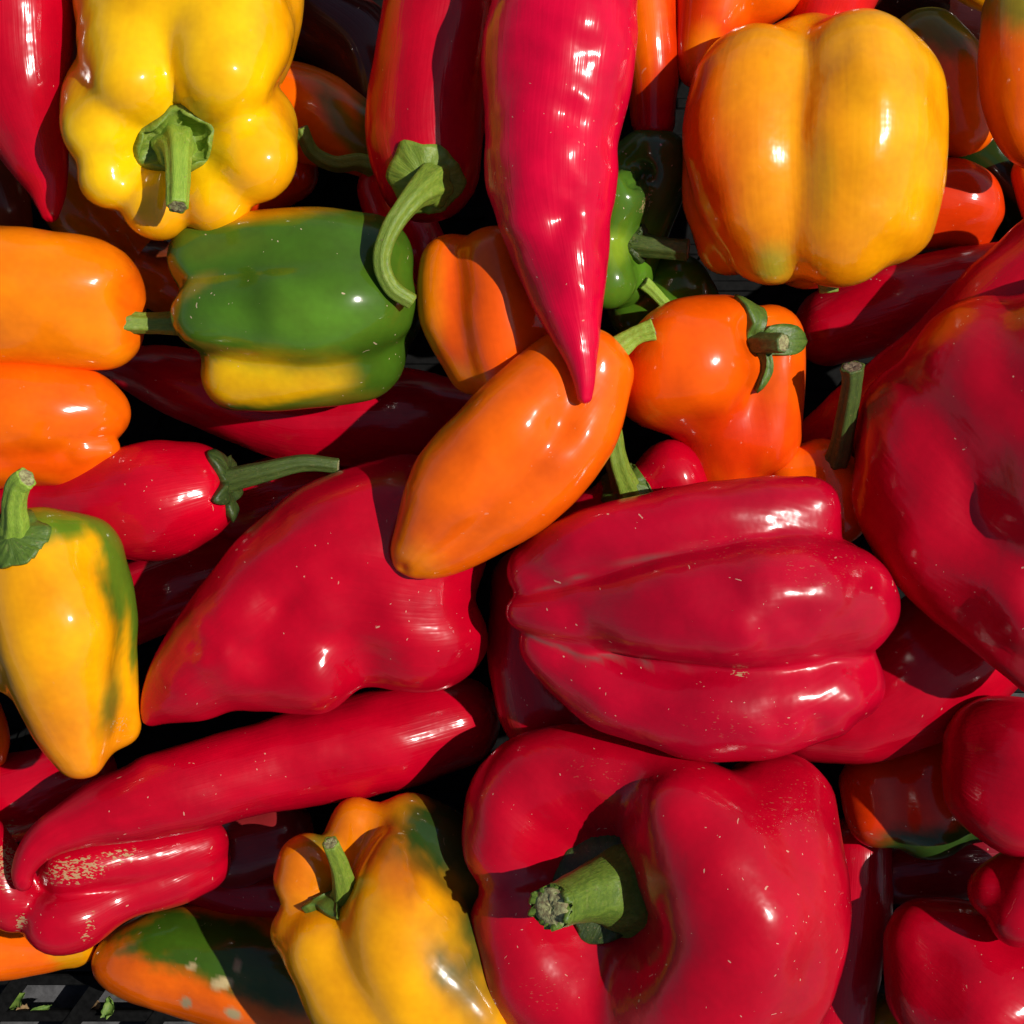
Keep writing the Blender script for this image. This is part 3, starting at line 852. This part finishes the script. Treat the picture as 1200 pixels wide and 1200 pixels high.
# --- right side ----------------------------------------------------------------------------------
pepper('long_pepper', 'bright red pepper tucked along the upper edge of the large red one', LONG,
       [[(965, 520, -160, 36), (1030, 475, -130, 46), (1100, 430, -105, 56), (1170, 365, -85, 62), (1250, 310, -75, 74)]], mat='red', colour=RED, res=0.9)
pepper('large_pepper', 'very large red pepper with a folded bulge above the broad shaded one', PEP,
       [[(1108, 510, -45, 106), (1098, 580, -50, 92), (1120, 650, -48, 80), (1155, 700, -40, 56)],
        [(1165, 458, -8, 112), (1225, 500, 20, 112), (1260, 570, 40, 110)], [(1212, 600, 34, 46), (1194, 655, 48, 36), (1192, 700, 44, 38), (1218, 735, 30, 44)],
        [(1168, 744, 0, 32), (1200, 770, 0, 36), (1230, 770, -12, 52)], [(1290, 440, 50, 130), (1310, 560, 40, 120)]],
       core=[(1120, 540, -100, 90), (1180, 600, -80, 95), (1260, 620, -60, 110)], k=10, kcore=22, mat='waxy', colour=RED, noise=2.6,
       dents=[(1160, 560, -4, 34), (1120, 420, 3, 30)], patches=[(1110, 375, 50, 16, -38, ORED, 0.6)], res=1.4)  # orange patch paints the lit rim along the upper edge
pepper('sweet_pepper', 'plump red pepper next to the folded bulge of the very large red one', PEP,
       [[(1160, 870, -120, 54), (1165, 920, -115, 60)], [(1200, 880, -90, 62), (1195, 945, -95, 58)], [(1260, 900, -100, 80)]],
       core=[(1175, 890, -135, 56), (1240, 900, -135, 70)], k=18, mat='red', colour=RED * 0.95, res=0.9)
pepper('sweet_pepper', 'small two-lobed red pepper leaning on the rounded blunt-shouldered red one', PEP,
       [[(1166, 1042, -150, 34), (1200, 1030, -160, 40)], [(1196, 1072, -125, 38), (1215, 1040, -125, 44)], [(1250, 1060, -140, 60)]],
       core=[(1190, 1050, -165, 36), (1250, 1050, -160, 50)], k=8, mat='red', colour=RED * 0.95, res=0.9)
pepper('sweet_pepper', 'rounded red pepper with blunt shoulder beside the crate gap', PEP,
       [[(1078, 1098, -225, 42), (1090, 1160, -220, 55)], [(1130, 1110, -215, 52), (1150, 1180, -200, 80)], [(1210, 1160, -205, 76)]],
       core=[(1100, 1120, -240, 45), (1190, 1180, -235, 80)], k=30, mat='red', colour=RED, res=1.0)

# --- middle layer ---------------------------------------------------------------------------------
pepper('sweet_pepper', 'red pepper with thick ribbed green stem under the glossy orange one', PEP,
       [[(785, 556, -95, 42), (800, 600, -110, 44)], [(735, 588, -95, 40), (745, 640, -110, 50)], [(690, 615, -105, 40)]],
       core=[(745, 600, -130, 50), (770, 640, -135, 50)], k=10, mat='red', colour=RED, res=0.9,
       stem=dict(pts=[(736, 582, -70, 22), (731, 566, -50, 15), (722, 540, -30, 12.5), (716, 505, -15, 12)], mat='stem', ridge=0.14,
                 calyx=(736, 578, -72, 34, 5, 0.35), axis=(0, 0.5, 0.85)))
pepper('bell_pepper', 'orange bell pepper with star-shaped green calyx and stub of stem', BELL,
       [[(848, 398, -60, 52), (808, 425, -55, 74), (772, 452, -70, 56)], [(905, 396, -75, 39), (902, 450, -80, 41), (895, 510, -95, 46)],
        [(850, 495, -105, 60), (850, 540, -125, 55)]],
       core=[(850, 440, -130, 66), (860, 500, -140, 60)], k=12, mat='orange', colour=ORANGE * np.array([1, 0.8, 1], np.float32),
       patches=[(865, 520, 80, 46, 0, ORED, 0.6), (908, 375, 26, 22, 0, ORANGE, 0.6)], res=1.2, cuts=[[(886, 398, -22, 18)]], kc=20,  # redder lower patch paints the shade on the bottom lobe
       stem=dict(pts=[(884, 402, -52, 17), (891, 402, -35, 14), (902, 402, -18, 12), (918, 402, -4, 12)], mat='stem_dark',
                 calyx=(887, 404, -50, 58, 3, 0.68), axis=(0.1, -0.05, 1.0), calyx_mat='calyx', lift=8, angles=(-58, 96, 185)))
pepper('mini_pepper', 'small orange pepper with long upright dark-tipped stem beside the large red one', PEP,
       [[(926, 552, -110, 31), (935, 590, -125, 40)], [(962, 548, -105, 33), (965, 590, -120, 40)], [(990, 568, -110, 30), (985, 600, -125, 36)]],
       core=[(955, 570, -135, 40), (960, 610, -145, 40)], k=12, mat='orange', colour=ORANGE * np.array([1, 0.85, 1], np.float32), res=0.9,
       stem=dict(pts=[(980, 540, -80, 15), (986, 520, -60, 13), (994, 478, -20, 12), (999, 445, 8, 11.5), (999, 430, 18, 13.5)], mat='stem_dark', cut='cut_brown'))
pepper('blocky_pepper', 'orange pepper with yellowish side wedged between curled stem and pink-red pepper', PEP,
       [[(528, 312, -40, 37), (530, 370, -32, 40), (558, 425, -40, 38)], [(584, 312, -20, 50), (588, 370, -16, 54), (600, 430, -30, 50)], [(640, 350, -40, 50), (640, 420, -45, 50)]],
       core=[(575, 330, -70, 55), (595, 420, -70, 50)], k=10, mat='orange', colour=ORANGE * np.array([1, 0.75, 1], np.float32),
       patches=[(498, 350, 18, 110, 0, LORANGE, 0.8), (535, 450, 30, 26, 0, LORANGE, 0.5)], res=1.1)
pepper('pointed_pepper', 'broad red pointed pepper with dents and a tip over the curled pepper', PEP,
       [[(482, 618, -100, 84), (410, 645, -90, 92), (335, 698, -87, 84), (268, 752, -93, 68), (212, 802, -101, 42), (178, 838, -107, 15)],
        [(478, 715, -100, 74), (490, 742, -103, 68)], [(305, 790, -95, 46), (368, 786, -81, 51)], [(232, 806, -101, 34)], [(430, 742, -101, 56)], [(522, 752, -112, 44)], [(500, 640, -115, 66)]],
       spine=[(488, 690, -120, 80), (400, 680, -115, 90), (330, 722, -113, 80), (265, 765, -107, 60), (210, 805, -105, 40)],
       k=30, mat='red', colour=RED, noise=2.4, dents=[(318, 715, -20, 20), (302, 765, -12, 20), (345, 690, -5, 14), (248, 742, 5, 12), (430, 775, -10, 22), (240, 775, 5, 9), (262, 765, 3, 8), (400, 690, -5, 26), (222, 728, 4, 14), (375, 785, 6, 24)] + dimples(7, 190, 520, 580, 830, 30, 2.6, 15) + dimples(8, 200, 330, 690, 800, 14, 2.4, 8), res=1.5)
pepper('tapered_pepper', 'red pepper with a wide green calyx and long curled stem', PEP,
       [[(502, 198, -68, 62), (498, 150, -72, 69), (508, 70, -78, 70), (525, -30, -85, 66)]],
       k=22, mat='red', colour=RED, res=1.1, cuts=[[(508, 222, 14, 26)]], kc=30,
       stem=dict(pts=[(508, 215, -14, 26), (500, 218, 4, 20), (482, 234, 28, 14), (458, 268, 38, 11.5), (447, 305, 36, 10.5), (458, 336, 28, 10), (483, 354, 20, 9)], mat='stem',
                 calyx=(502, 214, -12, 56, 6, 0.16), calyx_mat='stem', axis=(-0.1, -0.35, 1.0)))
pepper('bell_pepper', 'green bell pepper turning yellow along one side, stem aimed at the blocky orange pepper', BELL,
       [[(240, 302, -50, 44), (300, 300, -38, 52), (370, 300, -32, 58), (428, 308, -45, 58)],
        [(256, 366, -42, 54), (330, 365, -20, 62), (400, 358, -20, 66), (430, 355, -38, 60)],
        [(278, 436, -72, 45), (350, 430, -66, 51), (420, 415, -72, 56)]],
       core=[(275, 360, -95, 58), (350, 362, -95, 70), (425, 360, -95, 70)], k=10, mat='green', colour=GREEN * 0.8,
       patches=[(315, 442, 92, 34, -4, YELLOW * 0.85, 0.28), (400, 478, 80, 16, -8, OLIVE, 0.5), (300, 250, 110, 9, -6, GOLD * 0.6, 0.7),
                (380, 275, 70, 26, 0, GREEN * 0.7, 0.6), (222, 340, 30, 8, -30, OLIVE, 0.7), (360, 385, 80, 40, 0, GREEN * 1.4, 0.8), (300, 355, 20, 44, 0, GREEN * 0.6, 0.8), (262, 385, 30, 24, 0, GREEN * 1.3, 0.8), (250, 290, 50, 14, -10, GREEN * 0.65 + OLIVE * 0.2, 0.8), (455, 420, 30, 40, 30, GREEN * 0.7, 0.8)],
       cuts=[[(202, 334, -30, 12)]], kc=20, res=1.3,
       stem=dict(pts=[(228, 380, -92, 16), (205, 379, -88, 13), (175, 379, -84, 11.5), (150, 378, -80, 12.5), (140, 378, -78, 13)], mat='stem'))
pepper('bell_pepper', 'big red bell pepper facing up with thick torn green stem in its hollow', BELL,
       [[(598, 988, -88, 60), (612, 935, -82, 62), (662, 908, -66, 58), (720, 905, -50, 50), (780, 905, -30, 46)],
        [(812, 965, 12, 76), (848, 1028, 28, 93), (866, 1090, 22, 98), (826, 1165, -2, 92), (752, 1182, -30, 60)],
        [(905, 955, -50, 78), (888, 1040, -12, 106), (878, 1120, -20, 106), (850, 1200, -50, 100)],
        [(612, 1092, -84, 66), (640, 1150, -76, 72), (690, 1180, -62, 62)], [(660, 1125, -92, 60), (712, 1145, -78, 58)]],
       core=[(735, 1035, -168, 130), (780, 1080, -180, 140)], spine=[(740, 1030, -160, 100), (790, 1080, -160, 100)], k=11,
       mat='waxy', colour=RED, noise=2.0, res=1.8, cuts=[[(705, 1045, -22, 28), (748, 1078, -24, 24)]], kc=34,
       dents=[(640, 1010, -8, 26), (690, 960, -6, 18), (765, 930, 5, 22)] + dimples(5, 760, 980, 900, 1180, 26, 2.2, 18) + dimples(6, 550, 720, 880, 1190, 14, 2.4, 18),
       scars=[(700, 905, 60, 30, 10, 0.13), (640, 1165, 60, 40, 0, 0.13), (930, 950, 60, 60, 0, 0.13)],
       stem=dict(pts=[(738, 1040, -68, 68), (724, 1040, -42, 54), (704, 1043, -16, 40), (678, 1050, 16, 32), (654, 1060, 50, 28), (646, 1063, 62, 28)], mat='stem_mid', ridge=0.03, jag=9, hollow=-0.1, ns=40,
                 calyx=(722, 1030, -50, 86, 5, 0.2), calyx_mat='calyx_dark', axis=(-0.2, 0.1, 1.0), lift=10))

# --- top layer --------------------------------------------------------------------------------------
pepper('bell_pepper', 'glossy yellow bell pepper with knobbly shoulders round a green stem', BELL,
       [[(157, 98, 10, 53), (164, 55, -35, 74)], [(262, 86, 18, 59), (264, 40, -22, 82)],
        [(301, 188, -10, 49), (290, 150, -70, 60)], [(121, 150, -8, 49), (135, 115, -70, 62)],
        [(128, 207, -18, 37), (150, 180, -85, 46)], [(186, 239, -26, 42), (195, 200, -95, 50)], [(251, 236, -24, 42), (245, 200, -95, 52)]],
       core=[(214, 166, -74, 66), (219, 75, -92, 100), (221, 5, -84, 132), (222, -90, -100, 120)], spine=[(214, 150, -90, 70), (220, 60, -90, 100), (222, -60, -95, 100)], k=4.5, kcore=13, mat='clean', colour=YELLOW, noise=1.6,
       patches=[(345, 40, 40, 120, 8, GOLD * 1.05, 0.7), (220, 260, 120, 26, 0, GOLD * 1.1, 0.7), (310, 215, 50, 46, 0, GOLD * 1.1, 0.7)], res=1.6,
       stem=dict(pts=[(206, 172, -8, 28), (208, 170, 8, 21), (209, 182, 34, 16), (209, 215, 58, 14), (208, 242, 72, 13)], mat='stem_pale',
                 calyx=(206, 172, 0, 47, 6, 0.12), lift=4, calyx_mat='stem', axis=(0, -0.45, 1.0)))
pepper('bell_pepper', 'large golden-orange bell pepper standing on its stem, two broad lobes', BELL,
       [[(885, 108, -45, 78), (882, 190, -32, 80), (904, 280, -52, 56)], [(850, 150, -95, 50), (846, 220, -95, 46), (858, 284, -100, 42)],
        [(1008, 95, -25, 82), (1004, 175, -5, 86), (984, 270, -25, 68)], [(1040, 112, -42, 70), (1046, 190, -34, 65), (1036, 252, -46, 62)]],
       core=[(948, 110, -105, 90), (946, 190, -92, 100), (948, 258, -110, 80)], k=14, kcore=24, mat='gold', colour=GOLD * np.array([1, 0.85, 1], np.float32),
       patches=[(1060, 150, 60, 180, 0, GOLD * 1.05, 0.6), (1015, 60, 90, 50, 0, GOLD * 1.02, 0.6), (870, 180, 26, 80, 0, LORANGE * 0.8 + OLIVE * 0.2, 0.9), (905, 312, 26, 24, 0, OLIVE * 2.0, 0.8),
                (960, 210, 16, 50, 0, GOLD * 0.7 + OLIVE * 0.4, 0.95), (820, 200, 34, 140, 0, ORANGE, 0.7)],
       dents=[(965, 150, 4, 16), (1012, 70, 4, 14), (1035, 105, 5, 14), (1060, 190, -5, 20), (1000, 220, -4, 24), (1050, 265, 5, 18), (1030, 230, -3, 12), (985, 110, -3, 14)], noise=2.0, res=1.5,
       stem=dict(pts=[(968, 318, -70, 14), (970, 332, -74, 12), (971, 342, -76, 11)], mat='stem'))
pepper('bell_pepper', 'huge crimson bell pepper on its side with cracked corky grooves', BELL,
       [[(630, 668, -20, 37), (690, 636, 16, 39), (780, 616, 32, 43), (870, 603, 32, 43), (945, 599, 14, 43)],
        [(694, 706, 8, 40), (760, 714, 38, 57), (850, 710, 60, 70), (925, 702, 42, 78), (985, 706, 8, 68)],
        [(616, 716, -14, 21), (660, 716, -2, 38), (710, 718, 14, 44)], [(645, 745, -22, 24), (690, 758, -6, 32)],
        [(760, 772, 2, 26), (860, 778, 0, 48), (960, 768, -4, 52)],
        [(634, 756, -22, 26), (690, 800, -4, 41), (770, 826, 18, 51), (860, 832, 30, 59), (940, 816, 14, 60), (988, 800, -10, 52)]],
       core=[(690, 715, -50, 42), (780, 715, -60, 80), (880, 710, -60, 92), (960, 705, -50, 80)], k=10, mat='waxy', colour=RED * np.array([1, 1, 1.3], np.float32), noise=2.2,
       dents=[(1010, 690, -4, 14), (935, 760, -4, 22), (960, 850, -4, 14)] + dimples(3, 850, 1045, 640, 870, 34, 2.6, 11) + dimples(4, 620, 850, 600, 860, 14, 1.8, 16),
       groove_scar=[((0,), (1, 2), 632, 800, 3.0, 0.75), ((1, 2, 3, 4), (5,), 615, 790, 3.0, 0.8)], scars=[(868, 792, 14, 6, 10, 0.8), (960, 660, 70, 60, 0, 0.13), (880, 850, 120, 30, 0, 0.13), (850, 640, 120, 20, 0, 0.13)], res=1.8)
pepper('tapered_pepper', 'glossy bright orange pepper with notched tip, pink-red tip resting on it', PEP,
       [[(672, 422, 14, 42), (604, 500, 34, 62), (534, 574, 24, 57), (492, 634, 4, 32), (478, 656, -4, 18)],
        [(704, 438, 14, 39), (660, 518, 24, 55), (598, 584, 18, 53), (522, 640, -2, 34), (490, 660, -6, 18)],
        [(692, 428, 20, 42), (632, 512, 26, 50), (564, 580, 16, 46), (506, 636, 0, 30)]],
       core=[(690, 445, -10, 48), (600, 545, -10, 65), (510, 635, -10, 32)], k=7, mat='orange', colour=ORANGE * np.array([1, 0.92, 1], np.float32),
       patches=[(470, 665, 40, 30, 0, LORANGE, 0.7)], dents=[(655, 498, -6, 15), (470, 668, -4, 6)], res=1.5,
       stem=dict(pts=[(724, 408, 5, 15), (740, 396, 8, 11.5), (752, 390, 10, 11), (765, 386, 10, 13)], mat='stem_pale', cut='cut'))
pepper('pointed_pepper', 'long pink-red pointed pepper on top, its tip on the orange one', LONG,
       [[(664, -70, 33, 70), (664, 0, 46, 80), (659, 50, 50, 91), (654, 110, 50, 84), (648, 160, 50, 79), (646, 210, 50, 77), (651, 262, 53, 64), (663, 330, 64, 47), (680, 400, 78, 26), (686, 440, 82, 16), (686, 464, 82, 11)]],
       mat='red', colour=PINK, noise=2.6, dents=[(662, 255, -8, 14), (668, 130, -5, 16), (600, 130, 4, 30), (690, 60, -5, 25), (640, 320, -4, 18)] + dimples(9, 580, 730, 0, 350, 26, 2.4, 14),
       res=1.6)

# ================================================================ SCRAPS ON THE CRATE FLOOR
def scrap(name, label, px, py, z, ln, wd, ang, mat, seed, curl=4.0):
    rr = np.random.default_rng(seed)
    n, m = 9, 5
    c = W(np.array([px, py, z], float))
    v = []
    for side in (0, 1):
        for i in range(n):
            t = i / (n - 1)
            half = wd * (math.sin(math.pi * min(1, t * 0.92 + 0.06)) ** 0.7) * (1 + 0.25 * rr.normal())
            for j in range(m):
                s = j / (m - 1) * 2 - 1
                x = (t - 0.5) * ln; y = s * half + 2.0 * math.sin(t * 4 + seed)
                h = curl * (s * s) + curl * math.sin(t * 3 + seed) - side * 1.6
                a = math.radians(ang)
                v.append(c + np.array([x * math.cos(a) - y * math.sin(a), x * math.sin(a) + y * math.cos(a), h]))
    f = []
    for side in (0, 1):
        o = side * n * m
        for i in range(n - 1):
            for j in range(m - 1):
                q = [o + i * m + j, o + (i + 1) * m + j, o + (i + 1) * m + j + 1, o + i * m + j + 1]
                f.append(q if side == 0 else q[::-1])
    for i in range(n - 1):
        for j in (0, m - 1):
            f.append([i * m + j, (i + 1) * m + j, n * m + (i + 1) * m + j, n * m + i * m + j])
    o = mesh_object(name, np.array(v), f, M[mat], c)
    o['label'] = label
    o['category'] = 'leaf scrap' if mat == 'leaf' else 'plant scrap'
    return o
scrap('leaf_scrap', 'upright bright green leaf scrap under the small green-orange pepper', 126, 1180, FLOOR + 6, 30, 9, 75, 'leaf', 3, 7)
scrap('leaf_scrap', 'torn green leaf scrap in the crate corner opening', 20, 1172, FLOOR - 10, 34, 8, 40, 'leaf', 5)
scrap('leaf_scrap', 'thin olive leaf scrap lying between two floor slats', 48, 1182, FLOOR - 12, 30, 5, 25, 'leaf', 7)
scrap('plant_scrap', 'dry brown crumb beside the torn green leaf scrap', 28, 1184, FLOOR - 12, 20, 8, -20, 'dry', 9)
scrap('plant_scrap', 'dry reddish crumb beside the upright leaf scrap', 112, 1178, FLOOR - 14, 18, 8, 10, 'dry', 11)
scrap('plant_scrap', 'pale dry husk by the olive yellow pepper at the crate floor', 1032, 1172, FLOOR + 4, 26, 9, 10, 'dry', 13)

# ---------------------------------------------------------------- offline clearance check
if os.environ.get('PEPPER_CHECK'):
    res = []
    for i in range(len(ALL)):
        for j in range(len(ALL)):
            if i == j: continue
            v = ALL[i][2][::7].astype(np.float32)
            d = ALL[j][1].d(v)
            if d.min() < -14:
                res.append((float(-d.min()), int((d < -10).sum()), ALL[i][0], ALL[j][0]))
    for r in sorted(res, reverse=True):
        print('PEN %.0f n=%d %s in %s' % r)
